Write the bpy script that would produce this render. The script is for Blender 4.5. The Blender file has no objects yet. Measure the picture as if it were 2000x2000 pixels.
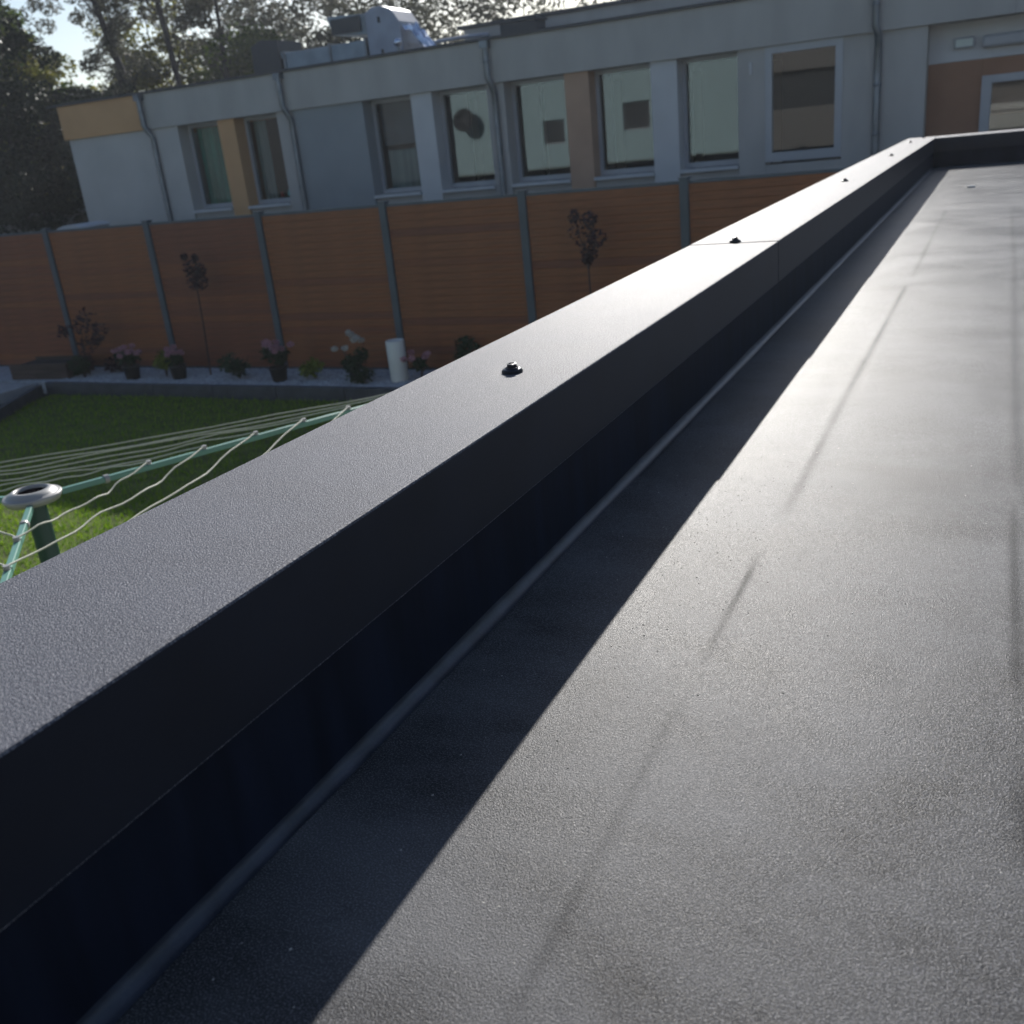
import bpy, math, random
from mathutils import Vector, Matrix
S = bpy.context.scene
C = S.collection
R = math.radians
rnd = random.Random(7)

# ------------------------------------------------------------------ camera
cam = bpy.data.cameras.new('camera')
cam.sensor_width = 36.0
cam.lens = 34.2
cam.clip_start = 0.02
cam.clip_end = 2000
cam.dof.use_dof = True
cam.dof.focus_distance = 1.15
cam.dof.aperture_fstop = 9.5
co = bpy.data.objects.new('camera', cam)
C.objects.link(co)
M = Matrix(((0.90009851, -0.06979986, 0.4300589), (0.42468539, 0.36097512, -0.83026459), (-0.09728821, 0.92995964, 0.35455615)))
co.matrix_world = M.to_4x4()
S.camera = co

# ------------------------------------------------------------------ light
SUN_EL, SUN_AZ = 26.0, -17.7          # degrees; azimuth from +Y towards +X
sd = Vector((math.cos(R(SUN_EL)) * math.sin(R(SUN_AZ)), math.cos(R(SUN_EL)) * math.cos(R(SUN_AZ)), math.sin(R(SUN_EL))))
w = bpy.data.worlds.new('World'); S.world = w; w.use_nodes = True
nt = w.node_tree
sky = nt.nodes.new('ShaderNodeTexSky'); sky.sky_type = 'NISHITA'; sky.sun_disc = False
sky.sun_elevation = R(SUN_EL); sky.sun_rotation = R(SUN_AZ)
sky.air_density = 1.0; sky.dust_density = 0.8; sky.ozone_density = 2.5
bg = nt.nodes['Background']; bg.inputs[1].default_value = 0.075
nt.links.new(sky.outputs[0], bg.inputs[0])
sl = bpy.data.lights.new('sun', 'SUN'); sl.energy = 5.0; sl.angle = R(0.53); sl.color = (1.0, 0.96, 0.90)
so = bpy.data.objects.new('sun', sl); C.objects.link(so)
so.rotation_euler = sd.to_track_quat('Z', 'Y').to_euler()
S.view_settings.view_transform = 'Standard'; S.view_settings.look = 'None'
S.view_settings.exposure = 0.55; S.view_settings.gamma = 1; S.view_settings.use_curve_mapping = False
S.render.engine = 'CYCLES'

# ------------------------------------------------------------------ materials
def mat(name, col, rough=0.6, metal=0.0, spec=0.5, vary=0.0, vscale=3.0, bump=0.0, bscale=50.0, stretch=(1, 1, 1), col2=None, sheen=None):
    m = bpy.data.materials.new(name); m.use_nodes = True
    t = m.node_tree; b = t.nodes['Principled BSDF']
    b.inputs['Base Color'].default_value = (*col, 1); b.inputs['Roughness'].default_value = rough
    b.inputs['Metallic'].default_value = metal; b.inputs['Specular IOR Level'].default_value = spec
    tc = t.nodes.new('ShaderNodeTexCoord'); mp = t.nodes.new('ShaderNodeMapping'); mp.inputs['Scale'].default_value = stretch
    t.links.new(tc.outputs['Object'], mp.inputs[0])
    if vary or col2:
        n = t.nodes.new('ShaderNodeTexNoise'); n.inputs['Scale'].default_value = vscale; n.inputs['Detail'].default_value = 6
        t.links.new(mp.outputs[0], n.inputs[0])
        r = t.nodes.new('ShaderNodeValToRGB')
        c2 = col2 or tuple(c * (1 + vary) for c in col)
        c1 = col if col2 else tuple(c * (1 - vary) for c in col)
        r.color_ramp.elements[0].position = .35; r.color_ramp.elements[1].position = .65
        r.color_ramp.elements[0].color = (*c1, 1); r.color_ramp.elements[1].color = (*c2, 1)
        t.links.new(n.outputs[0], r.inputs[0]); t.links.new(r.outputs[0], b.inputs['Base Color'])
    if bump:
        n = t.nodes.new('ShaderNodeTexNoise'); n.inputs['Scale'].default_value = bscale; n.inputs['Detail'].default_value = 3
        t.links.new(mp.outputs[0], n.inputs[0])
        u = t.nodes.new('ShaderNodeBump'); u.inputs['Distance'].default_value = bump; u.inputs['Strength'].default_value = 1
        t.links.new(n.outputs[0], u.inputs['Height']); t.links.new(u.outputs[0], b.inputs['Normal'])
    return m

def leafmat(name, c1, c2, trans=0.45):
    m = bpy.data.materials.new(name); m.use_nodes = True; t = m.node_tree
    b = t.nodes['Principled BSDF']; b.inputs['Roughness'].default_value = .55; b.inputs['Specular IOR Level'].default_value = .3
    g = t.nodes.new('ShaderNodeNewGeometry'); r = t.nodes.new('ShaderNodeValToRGB')
    r.color_ramp.elements[0].color = (*c1, 1); r.color_ramp.elements[1].color = (*c2, 1)
    t.links.new(g.outputs['Random Per Island'], r.inputs[0]); t.links.new(r.outputs[0], b.inputs['Base Color'])
    tr = t.nodes.new('ShaderNodeBsdfTranslucent'); mx = t.nodes.new('ShaderNodeMixShader'); mx.inputs[0].default_value = trans
    t.links.new(r.outputs[0], tr.inputs[0]); t.links.new(b.outputs[0], mx.inputs[1]); t.links.new(tr.outputs[0], mx.inputs[2])
    t.links.new(mx.outputs[0], t.nodes['Material Output'].inputs[0])
    return m

def grain_mat(name, col, rough, gsize, gdist, stain=0.0, spec=0.5, fleck=0.0, streaks=()):
    """dark coated surface with a fine granular relief, stains and smears"""
    m = bpy.data.materials.new(name); m.use_nodes = True; t = m.node_tree; L = t.links.new
    b = t.nodes['Principled BSDF']; b.inputs['Specular IOR Level'].default_value = spec
    tc = t.nodes.new('ShaderNodeTexCoord')
    n1 = t.nodes.new('ShaderNodeTexNoise'); n1.inputs['Scale'].default_value = 1 / gsize; n1.inputs['Detail'].default_value = 2.0; n1.inputs['Roughness'].default_value = .6
    L(tc.outputs['Object'], n1.inputs[0])
    bu = t.nodes.new('ShaderNodeBump'); bu.inputs['Distance'].default_value = gdist; bu.inputs['Strength'].default_value = 1
    L(n1.outputs[0], bu.inputs['Height']); L(bu.outputs[0], b.inputs['Normal'])
    # large soft stains plus smears that run across the sheet
    n2 = t.nodes.new('ShaderNodeTexNoise'); n2.inputs['Scale'].default_value = 4.5; n2.inputs['Detail'].default_value = 7; n2.inputs['Distortion'].default_value = .6
    L(tc.outputs['Object'], n2.inputs[0])
    mp = t.nodes.new('ShaderNodeMapping'); mp.inputs['Scale'].default_value = (5, 11, 1); mp.inputs['Rotation'].default_value = (0, 0, .12)
    L(tc.outputs['Object'], mp.inputs[0])
    n3 = t.nodes.new('ShaderNodeTexNoise'); n3.inputs['Scale'].default_value = 1.0; n3.inputs['Detail'].default_value = 8; n3.inputs['Roughness'].default_value = .65
    L(mp.outputs[0], n3.inputs[0])
    ad = t.nodes.new('ShaderNodeMath'); ad.operation = 'ADD'; L(n2.outputs[0], ad.inputs[0]); L(n3.outputs[0], ad.inputs[1])
    mr = t.nodes.new('ShaderNodeMapRange'); mr.inputs[1].default_value = .75; mr.inputs[2].default_value = 1.25
    L(ad.outputs[0], mr.inputs[0])
    cr = t.nodes.new('ShaderNodeMix'); cr.data_type = 'RGBA'
    cr.inputs[6].default_value = (*[c * (1 - stain) for c in col], 1); cr.inputs[7].default_value = (*[c * (1 + stain) for c in col], 1)
    L(mr.outputs[0], cr.inputs[0])
    last = cr.outputs[2]
    if streaks:
        for (sc_, lo_, hi_, amt_, st_) in ((6.5, .58, .72, .55, (1, 1.3, 1)), (2.2, .45, .70, .40, (1, 1, 1)), (17, .62, .74, .5, (.7, 1.5, 1))):
            mq = t.nodes.new('ShaderNodeMapping'); mq.inputs['Scale'].default_value = st_; mq.inputs['Location'].default_value = (sc_, 0, 0); L(tc.outputs['Object'], mq.inputs[0])
            nq = t.nodes.new('ShaderNodeTexNoise'); nq.inputs['Scale'].default_value = sc_; nq.inputs['Detail'].default_value = 9; nq.inputs['Roughness'].default_value = .7; nq.inputs['Distortion'].default_value = 1.0
            L(mq.outputs[0], nq.inputs[0])
            rq = t.nodes.new('ShaderNodeMapRange'); rq.inputs[1].default_value = lo_; rq.inputs[2].default_value = hi_; rq.inputs[4].default_value = amt_
            L(nq.outputs[0], rq.inputs[0])
            cq_ = t.nodes.new('ShaderNodeMix'); cq_.data_type = 'RGBA'; cq_.inputs[7].default_value = (.022, .022, .024, 1) if sc_ != 2.2 else (.115, .115, .118, 1)
            L(rq.outputs[0], cq_.inputs[0]); L(last, cq_.inputs[6]); last = cq_.outputs[2]
    if fleck:
        n4 = t.nodes.new('ShaderNodeTexNoise'); n4.inputs['Scale'].default_value = .8 / gsize; n4.inputs['Detail'].default_value = 1
        L(tc.outputs['Object'], n4.inputs[0])
        m4 = t.nodes.new('ShaderNodeMapRange'); m4.inputs[1].default_value = .5; m4.inputs[2].default_value = .66; m4.inputs[4].default_value = fleck
        L(n4.outputs[0], m4.inputs[0])
        c4 = t.nodes.new('ShaderNodeMix'); c4.data_type = 'RGBA'; c4.inputs[7].default_value = (.42, .42, .45, 1)
        L(m4.outputs[0], c4.inputs[0]); L(last, c4.inputs[6]); last = c4.outputs[2]
    if streaks:      # dark lines drawn along the roof, broken up by noise
        sx = t.nodes.new('ShaderNodeSeparateXYZ'); L(tc.outputs['Object'], sx.inputs[0])
        def mth(op, a, b_=None, c_=None):
            n = t.nodes.new('ShaderNodeMath'); n.operation = op
            for k_, v_ in enumerate((a, b_, c_)):
                if v_ is None: continue
                if isinstance(v_, (int, float)): n.inputs[k_].default_value = v_
                else: L(v_, n.inputs[k_])
            return n.outputs[0]
        nw = t.nodes.new('ShaderNodeTexNoise'); nw.inputs['Scale'].default_value = 3.5; nw.inputs['Detail'].default_value = 3
        L(tc.outputs['Object'], nw.inputs[0])
        brk = t.nodes.new('ShaderNodeMapRange'); brk.inputs[1].default_value = .40; brk.inputs[2].default_value = .62; brk.inputs[3].default_value = .6
        L(nw.outputs[0], brk.inputs[0])
        tot = 0.0
        for (x0, wd, ya, yb, amt) in streaks:
            dx = mth('DIVIDE', mth('SUBTRACT', sx.outputs[0], mth('ADD', x0, mth('MULTIPLY', mth('SINE', mth('MULTIPLY', sx.outputs[1], 2.3)), .002))), wd)
            gs = mth('EXPONENT', mth('MULTIPLY', mth('MULTIPLY', dx, dx), -1.0))
            sa = mth('MINIMUM', mth('MAXIMUM', mth('DIVIDE', mth('SUBTRACT', sx.outputs[1], ya), .08), 0), 1)
            sb_ = mth('MINIMUM', mth('MAXIMUM', mth('DIVIDE', mth('SUBTRACT', yb, sx.outputs[1]), .08), 0), 1)
            tot = mth('ADD', tot, mth('MULTIPLY', mth('MULTIPLY', mth('MULTIPLY', gs, sa), sb_), amt))
        tot = mth('MINIMUM', mth('MULTIPLY', tot, brk.outputs[0]), .9)
        c5 = t.nodes.new('ShaderNodeMix'); c5.data_type = 'RGBA'; c5.inputs[7].default_value = (.012, .012, .013, 1)
        L(tot, c5.inputs[0]); L(last, c5.inputs[6]); last = c5.outputs[2]
        sp_ = mth('MULTIPLY', mth('SUBTRACT', 1.0, tot), spec); L(sp_, b.inputs['Specular IOR Level'])
    L(last, b.inputs['Base Color'])
    rr = t.nodes.new('ShaderNodeMapRange'); rr.inputs[3].default_value = rough - stain * .07; rr.inputs[4].default_value = rough + stain * .07
    L(mr.outputs[0], rr.inputs[0]); L(rr.outputs[0], b.inputs['Roughness'])
    return m

def glassmat(name):
    m = bpy.data.materials.new(name); m.use_nodes = True; t = m.node_tree
    b = t.nodes['Principled BSDF']; b.inputs['Roughness'].default_value = .015; b.inputs['Transmission Weight'].default_value = 1
    b.inputs['IOR'].default_value = 1.52; b.inputs['Base Color'].default_value = (.86, .93, .92, 1)
    return m

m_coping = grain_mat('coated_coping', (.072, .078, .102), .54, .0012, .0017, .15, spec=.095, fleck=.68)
m_face_shade = mat('coated_coping_face_shade', (.012, .015, .025), .42, spec=.36, vary=.15, vscale=8, bump=.00012, bscale=350)  # same coating as the top, its shade put into this darker colour
m_memb = grain_mat('roof_membrane', (.060, .061, .065), .335, .0013, .00080, .62, spec=.08, fleck=.26, streaks=(
    (-.245, .0050, .84, 1.16, .62), (-.246, .006, .36, .82, .30), (-.240, .007, 1.25, 3.2, .55), (-.236, .008, 3.3, 5.4, .4),
    (.045, .008, .60, .80, .4), (.043, .007, .85, 1.40, .6), (.05, .009, 1.4, 5.2, .3)))
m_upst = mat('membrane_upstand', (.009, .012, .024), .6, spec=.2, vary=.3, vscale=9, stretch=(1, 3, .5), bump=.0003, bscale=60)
m_weld = mat('weld_bead', (.028, .033, .048), .42, vary=.25, vscale=30, bump=.0003, bscale=300)
m_grit_d = mat('dark_grit', (.02, .02, .02), .8)
m_grit_l = mat('pale_grit', (.45, .43, .40), .8)
m_screw = mat('dark_screw_metal', (.06, .062, .07), .28, metal=.85, bump=.0001, bscale=500)
m_rubber = mat('washer_rubber', (.015, .015, .017), .6)
m_render = mat('white_render', (.60, .60, .58), .9, vary=.06, bump=.002, bscale=150)
m_grey = mat('grey_render', (.375, .36, .35), .9, vary=.07, vscale=1.6, stretch=(1.6, 1, .5), bump=.003, bscale=90)
m_lgrey = mat('light_grey_render', (.42, .41, .405), .9, vary=.05, vscale=1.5, bump=.003, bscale=90)
m_blue = mat('blue_grey_render', (.245, .265, .285), .9, vary=.05, vscale=1.5, bump=.003, bscale=90)
m_white = mat('pale_pillar_render', (.50, .50, .515), .9, vary=.04, bump=.003, bscale=90)
m_orange = mat('orange_render', (.52, .30, .15), .9, vary=.06, vscale=1.5, bump=.003, bscale=90)
m_beige = mat('beige_pillar_render', (.42, .27, .19), .9, vary=.06, bump=.003, bscale=90)
m_brown = mat('brown_recess_render', (.28, .15, .095), .9, vary=.06, bump=.003, bscale=90)
m_frame = mat('window_frame', (.34, .35, .38), .4, vary=.04)
m_dframe = mat('grey_window_frame', (.19, .20, .23), .5, vary=.04)
m_glass = glassmat('window_glass')
m_room = mat('room_dark', (.05, .05, .055), .9)
m_curt = mat('green_curtain', (.07, .26, .19), .8, vary=.4, vscale=3, stretch=(14, 1, .3))
m_curt2 = mat('pale_curtain', (.26, .32, .32), .8, vary=.3, vscale=3, stretch=(12, 1, .3))
m_blind = mat('pale_blind', (.55, .60, .57), .8, vary=.05)
m_gblind = mat('grey_blind', (.16, .16, .18), .8, vary=.1)
m_zinc = mat('zinc_pipe', (.16, .18, .21), .38, metal=.75, vary=.15, vscale=5)
m_trim = mat('roof_trim', (.04, .042, .05), .6)
m_duct = mat('duct_metal', (.22, .27, .32), .55, metal=.3, vary=.15)
m_ductl = mat('pale_duct_metal', (.25, .28, .35), .5, metal=.2, vary=.12)
m_dark = mat('dark_box', (.03, .035, .045), .6)
m_foil = mat('crumpled_foil', (.55, .6, .72), .22, metal=.9, bump=.02, bscale=9)
m_bit = mat('bitumen', (.05, .05, .052), .8, vary=.2, bump=.004, bscale=60)
m_post = mat('fence_post', (.055, .075, .10), .5, vary=.1)
slatm = []
for i, c in enumerate([(.195, .060, .020), (.180, .053, .020), (.210, .068, .021), (.160, .047, .020)]):
    slatm.append(mat('composite_slat_' + 'abcd'[i], c, .6, vary=.18, vscale=2.5, stretch=(1.2, 1, 14), bump=.0012, bscale=25))
m_grass = leafmat('grass_blades', (.065, .175, .004), (.24, .37, .010), .45)
m_lawn = mat('lawn_soil', (.075, .105, .008), .95, vary=.3, vscale=5, bump=.02, bscale=60)
m_ground = mat('ground', (.06, .065, .045), .95, vary=.35, vscale=.6, bump=.05, bscale=4)
m_gravel = mat('pale_gravel', (.32, .34, .38), .85, vary=.25, vscale=20)
m_kerb = mat('kerb_concrete', (.050, .056, .068), .85, vary=.2, vscale=6, bump=.003, bscale=80)
m_pave = mat('paving', (.30, .31, .33), .8, vary=.12, vscale=6, bump=.002, bscale=60)
m_wood = mat('planter_wood', (.06, .04, .035), .8, vary=.3, vscale=4, stretch=(1, 8, 8), bump=.004, bscale=30)
m_dgreen = mat('green_coated_tube', (.008, .045, .035), .42, vary=.1)
m_lgreen = mat('pale_green_tube', (.11, .25, .20), .4, vary=.1)
m_plast = mat('grey_hub_plastic', (.30, .30, .295), .4, vary=.05)
m_rope = mat('white_line', (.40, .41, .33), .6, vary=.1, vscale=40)
m_bark = mat('bark', (.022, .018, .022), .95, vary=.35, vscale=6, stretch=(1, 1, .3), bump=.03, bscale=12)
m_bark2 = mat('thin_bark', (.05, .03, .03), .9, vary=.2)
m_leafA = leafmat('leaves_green', (.022, .048, .008), (.090, .125, .016), .4)
m_leafB = leafmat('leaves_yellow_green', (.06, .075, .012), (.24, .23, .03), .5)
m_leafC = leafmat('leaves_flare_grey', (.045, .048, .035), (.10, .10, .07), .4)  # grey veil of lens flare put into the leaf colour
m_leafD = leafmat('leaves_dark', (.006, .012, .007), (.020, .032, .012), .25)
m_lred = leafmat('leaves_dark_red', (.022, .012, .020), (.055, .022, .036), .2)
m_bush = leafmat('bush_leaves', (.012, .030, .016), (.035, .070, .030), .3)
m_bushy = leafmat('yellow_bush_leaves', (.08, .12, .015), (.20, .24, .03), .4)
m_pink = leafmat('pink_petals', (.42, .20, .26), (.62, .38, .44), .3)
m_petal = leafmat('white_petals', (.5, .5, .48), (.65, .64, .62), .3)
m_house = mat('white_house_render', (.40, .55, .60), .9, vary=.03, vscale=.8)
m_houseg = mat('grey_house_render', (.20, .19, .19), .9, vary=.05)
m_tile = mat('dark_roof_tiles', (.05, .035, .03), .8)
m_red = mat('red_toy', (.45, .05, .04), .5)
m_teal = mat('teal_toy', (.10, .45, .5), .5)
m_yel = mat('yellow_toy', (.6, .45, .15), .5)

# ------------------------------------------------------------------ mesh helpers
class MB:
    def __init__(s): s.v = []; s.f = []; s.sm = []
    def add(s, v, f, smooth=False):
        o = len(s.v); s.v += [tuple(p) for p in v]; s.f += [tuple(i + o for i in q) for q in f]; s.sm += [smooth] * len(f); return s
    def box(s, x0, x1, y0, y1, z0, z1):
        v = [(x, y, z) for x in (x0, x1) for y in (y0, y1) for z in (z0, z1)]
        return s.add(v, [(0, 1, 3, 2), (4, 6, 7, 5), (0, 4, 5, 1), (2, 3, 7, 6), (0, 2, 6, 4), (1, 5, 7, 3)])
    def tube(s, pts, rad, n=8, cap=True, smooth=True):
        pts = [Vector(p) for p in pts]; k = len(pts)
        if not isinstance(rad, (list, tuple)): rad = [rad] * k
        v = []; f = []
        for i, p in enumerate(pts):
            d = (pts[min(i + 1, k - 1)] - pts[max(i - 1, 0)]).normalized()
            a = d.orthogonal().normalized() if i == 0 else (a - d * a.dot(d)).normalized()
            b = d.cross(a)
            for j in range(n):
                t = 2 * math.pi * j / n
                v.append(p + (a * math.cos(t) + b * math.sin(t)) * rad[i])
        for i in range(k - 1):
            for j in range(n):
                f.append((i * n + j, i * n + (j + 1) % n, (i + 1) * n + (j + 1) % n, (i + 1) * n + j))
        s.add(v, f, smooth)
        if cap: s.add(v[:n], [tuple(range(n))[::-1]]); s.add(v[-n:], [tuple(range(n))])
        return s
    def lathe(s, prof, n=24, c=(0, 0, 0), smooth=True):
        v = []; f = []
        for r, z in prof:
            for j in range(n):
                t = 2 * math.pi * j / n; v.append((c[0] + r * math.cos(t), c[1] + r * math.sin(t), c[2] + z))
        for i in range(len(prof) - 1):
            for j in range(n): f.append((i * n + j, i * n + (j + 1) % n, (i + 1) * n + (j + 1) % n, (i + 1) * n + j))
        return s.add(v, f, smooth)
    def prism(s, poly, y0, y1):      # polygon in x,z swept along y
        n = len(poly); v = [(x, y0, z) for x, z in poly] + [(x, y1, z) for x, z in poly]
        f = [tuple(range(n))[::-1], tuple(range(n, 2 * n))] + [(i, (i + 1) % n, n + (i + 1) % n, n + i) for i in range(n)]
        return s.add(v, f)
    def build(s, name, m, parent=None, loc=None, bevel=0):
        me = bpy.data.meshes.new(name); me.from_pydata(s.v, [], s.f); me.materials.append(m)
        me.polygons.foreach_set('use_smooth', s.sm)
        if bevel == 0 or True:
            import bmesh
            if len(s.f) < 20000:
                b = bmesh.new(); b.from_mesh(me); bmesh.ops.recalc_face_normals(b, faces=b.faces) if not getattr(s, 'noflip', False) else None
                b.to_mesh(me); b.free()
        o = bpy.data.objects.new(name, me); C.objects.link(o)
        if parent: o.parent = parent
        if loc: o.location = loc
        if bevel:
            md = o.modifiers.new('bevel', 'BEVEL'); md.width = bevel; md.segments = 2; md.limit_method = 'ANGLE'
        return o

def tag(o, label=None, cat=None, group=None, kind=None):
    if label: o['label'] = label
    if cat: o['category'] = cat
    if group: o['group'] = group
    if kind: o['kind'] = kind
    return o
def thing(name, label, cat, loc=(0, 0, 0), rz=0, group=None):
    o = bpy.data.objects.new(name, None); C.objects.link(o); o.location = loc; o.rotation_euler = (0, 0, rz)
    o.empty_display_size = .2
    return tag(o, label, cat, group)
def share(name, mesh, parent, loc, rz=0, sc=None):
    o = bpy.data.objects.new(name, mesh); C.objects.link(o); o.parent = parent; o.location = loc; o.rotation_euler = (0, 0, rz)
    if sc: o.scale = sc
    return o
def copy_tree(o, parent=None):
    c = o.copy(); C.objects.link(c); c.parent = parent
    for ch in [x for x in C.objects if x.parent == o]: copy_tree(ch, c)
    return c

G = -2.63                                       # lawn level; the camera's eye is at z = 0
# ------------------------------------------------------------------ ground, lawn, bed
g = MB(); g.add([(-400, -400, G - .03), (400, -400, G - .03), (400, 600, G - .03), (-400, 600, G - .03)], [(0, 1, 2, 3)])
tag(g.build('ground', m_ground), kind='structure')
lw = MB()
nx, ny = 60, 60
vs = []
for j in range(ny + 1):
    for i in range(nx + 1):
        x = -11.6 + (11.6 - .74) * i / nx; y = -6.5 + (9.06 + 6.5) * j / ny
        vs.append((x, y, G + .01 * math.sin(x * 2.1 + y) * math.cos(y * 1.3)))
lw.add(vs, [(j * (nx + 1) + i, j * (nx + 1) + i + 1, (j + 1) * (nx + 1) + i + 1, (j + 1) * (nx + 1) + i) for j in range(ny) for i in range(nx)], True)
tag(lw.build('lawn', m_lawn), kind='structure')
gb = MB(); gb.noflip = True
for i in range(190000):
    y = rnd.uniform(-2.5, 9.03)
    x = rnd.uniform(-11.5, -.80)
    if (y > 5.9 or y < .8) and i % 2: continue
    z = G + .01 * math.sin(x * 2.1 + y) * math.cos(y * 1.3)
    a = rnd.uniform(0, 6.283); h = rnd.uniform(.025, .055); wd = .0045
    lx, ly = rnd.gauss(0, .015), rnd.gauss(0, .015)
    gb.v += [(x - wd * math.cos(a), y - wd * math.sin(a), z), (x + wd * math.cos(a), y + wd * math.sin(a), z), (x + lx, y + ly, z + h)]
    k = len(gb.v); gb.f.append((k - 3, k - 2, k - 1)); gb.sm.append(False)
tag(gb.build('grass', m_grass), 'short green lawn grass, half in sun and half in shade', 'grass', kind='stuff')

BED = -2.48
b = MB(); b.box(-14, 3.2, 9.12, 10.6, G - .02, BED)
tag(b.build('flower_bed', m_gravel), kind='structure')
def stones(name, n, xr, yr, z, s0, s1, m, label, cat):
    q = MB(); q.noflip = True
    for i in range(n):
        x, y = rnd.uniform(*xr), rnd.uniform(*yr); s = rnd.uniform(s0, s1); a = rnd.uniform(0, 1.5)
        ca, sa = math.cos(a) * s, math.sin(a) * s; e = rnd.uniform(.7, 1.3); h = s * rnd.uniform(.5, .8)
        q.add([(x + ca * e, y + sa * e, z), (x - sa, y + ca, z), (x - ca * e, y - sa * e, z), (x + sa, y - ca, z), (x + rnd.gauss(0, s * .2), y + rnd.gauss(0, s * .2), z + h)],
              [(0, 1, 4), (1, 2, 4), (2, 3, 4), (3, 0, 4)])
    return tag(q.build(name, m), label, cat, kind='stuff')
stones('gravel', 9000, (-11.6, -3.5), (9.13, 9.95), BED, .012, .028, m_gravel, 'pale gravel covering the flower bed along the fence', 'gravel')
# kerb stones along the front of the bed
kb = MB(); kb.box(-.496, .496, -.04, .04, -.19, .012)
k0 = thing('kerb', 'dark grey concrete kerb edging between lawn and gravel bed', 'kerb', (0, 9.08, BED))
kstone = kb.build('kerb_stone', m_kerb, k0, (-11.2, 0, 0), bevel=.008)
for i in range(1, 14):
    o = kstone.copy(); C.objects.link(o); o.parent = k0; o.location = (-11.2 + i, 0, rnd.uniform(-.003, .003))
t = MB(); 
k1 = thing('terrace_kerb', 'dark kerb turning away at the left end of the lawn', 'kerb', (0, 0, BED))
q = MB()
d = Vector((.43 * 1, -.8 * 1, 0)).normalized(); nrm = Vector((d.y, -d.x, 0))
for i in range(3):
    a = Vector((-11.68, 8.98, 0)) + d * (i * 1.0); e = a + d * .99
    q = MB(); v = []
    for p in (a, e):
        for s_ in (0, -.08):
            for z in (-.19, .0): v.append(p - nrm * s_ + Vector((0, 0, z)))
    q.add(v, [(0, 1, 3, 2), (4, 6, 7, 5), (0, 4, 5, 1), (2, 3, 7, 6), (0, 2, 6, 4), (1, 5, 7, 3)])
    q.build('kerb_stone', m_kerb, k1, bevel=.006)
tp = thing('terrace', 'pale slab terrace beyond the kerb at the left edge', 'paving', (0, 0, BED))
sb = MB(); sb.box(-.295, .295, -.295, .295, -.14, .0)
s0_ = None
for i in range(5):
    for j in range(4):
        x = -12.2 - i * .6; y = 8.75 - j * .6
        if s0_ is None: s0_ = sb.build('slab', m_pave, tp, (x, y, 0), bevel=.006)
        else:
            o = s0_.copy(); C.objects.link(o); o.parent = tp; o.location = (x, y, rnd.uniform(-.003, .002))

# ------------------------------------------------------------------ fence
FY = 10.0
fence = thing('fence', 'brown composite slat fence with slim blue grey posts along the bed', 'fence', (0, FY, 0))
posts = [-21.2, -19.4, -17.55, -15.7, -13.85, -12.05, -10.13, -8.26, -6.43, -4.65, -2.86, -1.0, .85, 2.7]
pb = MB(); pb.box(-.045, .045, -.05, .04, -2.56, -.515)
capb = MB(); capb.box(-.052, .052, -.057, .047, 0, .012)
pm = pb.build('post', m_post, fence, (posts[0], 0, 0), bevel=.004)
cm_ = capb.build('post_cap', m_post, pm, (0, 0, -.515))
for x in posts[1:]:
    o = pm.copy(); C.objects.link(o); o.parent = fence; o.location = (x, 0, 0)
    c = cm_.copy(); C.objects.link(c); c.parent = o
NS = 22; z0, z1 = -2.455, -.565; sh = (z1 - z0) / NS
smesh = {}
def slat_mesh(L_, m):
    key = (round(L_, 3), m.name)
    if key not in smesh:
        q = MB(); e = .004
        q.add([(x, y, z) for x in (-L_ / 2, L_ / 2) for (y, z) in ((-.015, e - .003), (-.018, e + .001), (-.018, sh - .003), (-.015, sh + .0005), (.012, sh + .0005), (.012, e - .003))],
              [(0, 1, 7, 6), (1, 2, 8, 7), (2, 3, 9, 8), (3, 4, 10, 9), (4, 5, 11, 10), (5, 0, 6, 11), (0, 5, 4, 3, 2, 1), (6, 7, 8, 9, 10, 11)])
        me = bpy.data.meshes.new('slat'); me.from_pydata(q.v, [], q.f); me.materials.append(m); smesh[key] = me
    return smesh[key]
cnt = 0
for a, e in zip(posts[:-1], posts[1:]):
    L_ = e - a - .092
    bm_ = rnd.randrange(4)
    MB().box(-L_ / 2, L_ / 2, .013, .018, z0, z1).build('back_panel', m_dark, fence, ((a + e) / 2, 0, 0))
    for k in range(NS):
        m = slatm[bm_ if rnd.random() < .75 else rnd.randrange(4)]
        share('slat', slat_mesh(L_, m), fence, ((a + e) / 2, rnd.uniform(-.001, .001), z0 + k * sh))
    q = MB(); q.box(-L_ / 2, L_ / 2, -.025, .025, z1 + .001, z1 + .03); q.build('top_rail', m_post, fence, ((a + e) / 2, 0, 0))
    q = MB(); q.box(-L_ / 2, L_ / 2, -.025, .025, BED - .02, z0); q.build('bottom_rail', m_kerb, fence, ((a + e) / 2, 0, 0))

# ------------------------------------------------------------------ garage roof (foreground)
gar = thing('garage_roof_building', 'flat roofed garage in the foreground with dark grey roof and anthracite coping', 'building', (0, 0, 0))
def part(name, q, m, parent, **k): return q.build(name, m, parent, **k)
TOP = -.300; FACE = -.403; RF = -.520
XO, XI = -.728, -.498
YE, YE2 = 8.76, 9.20
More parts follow.
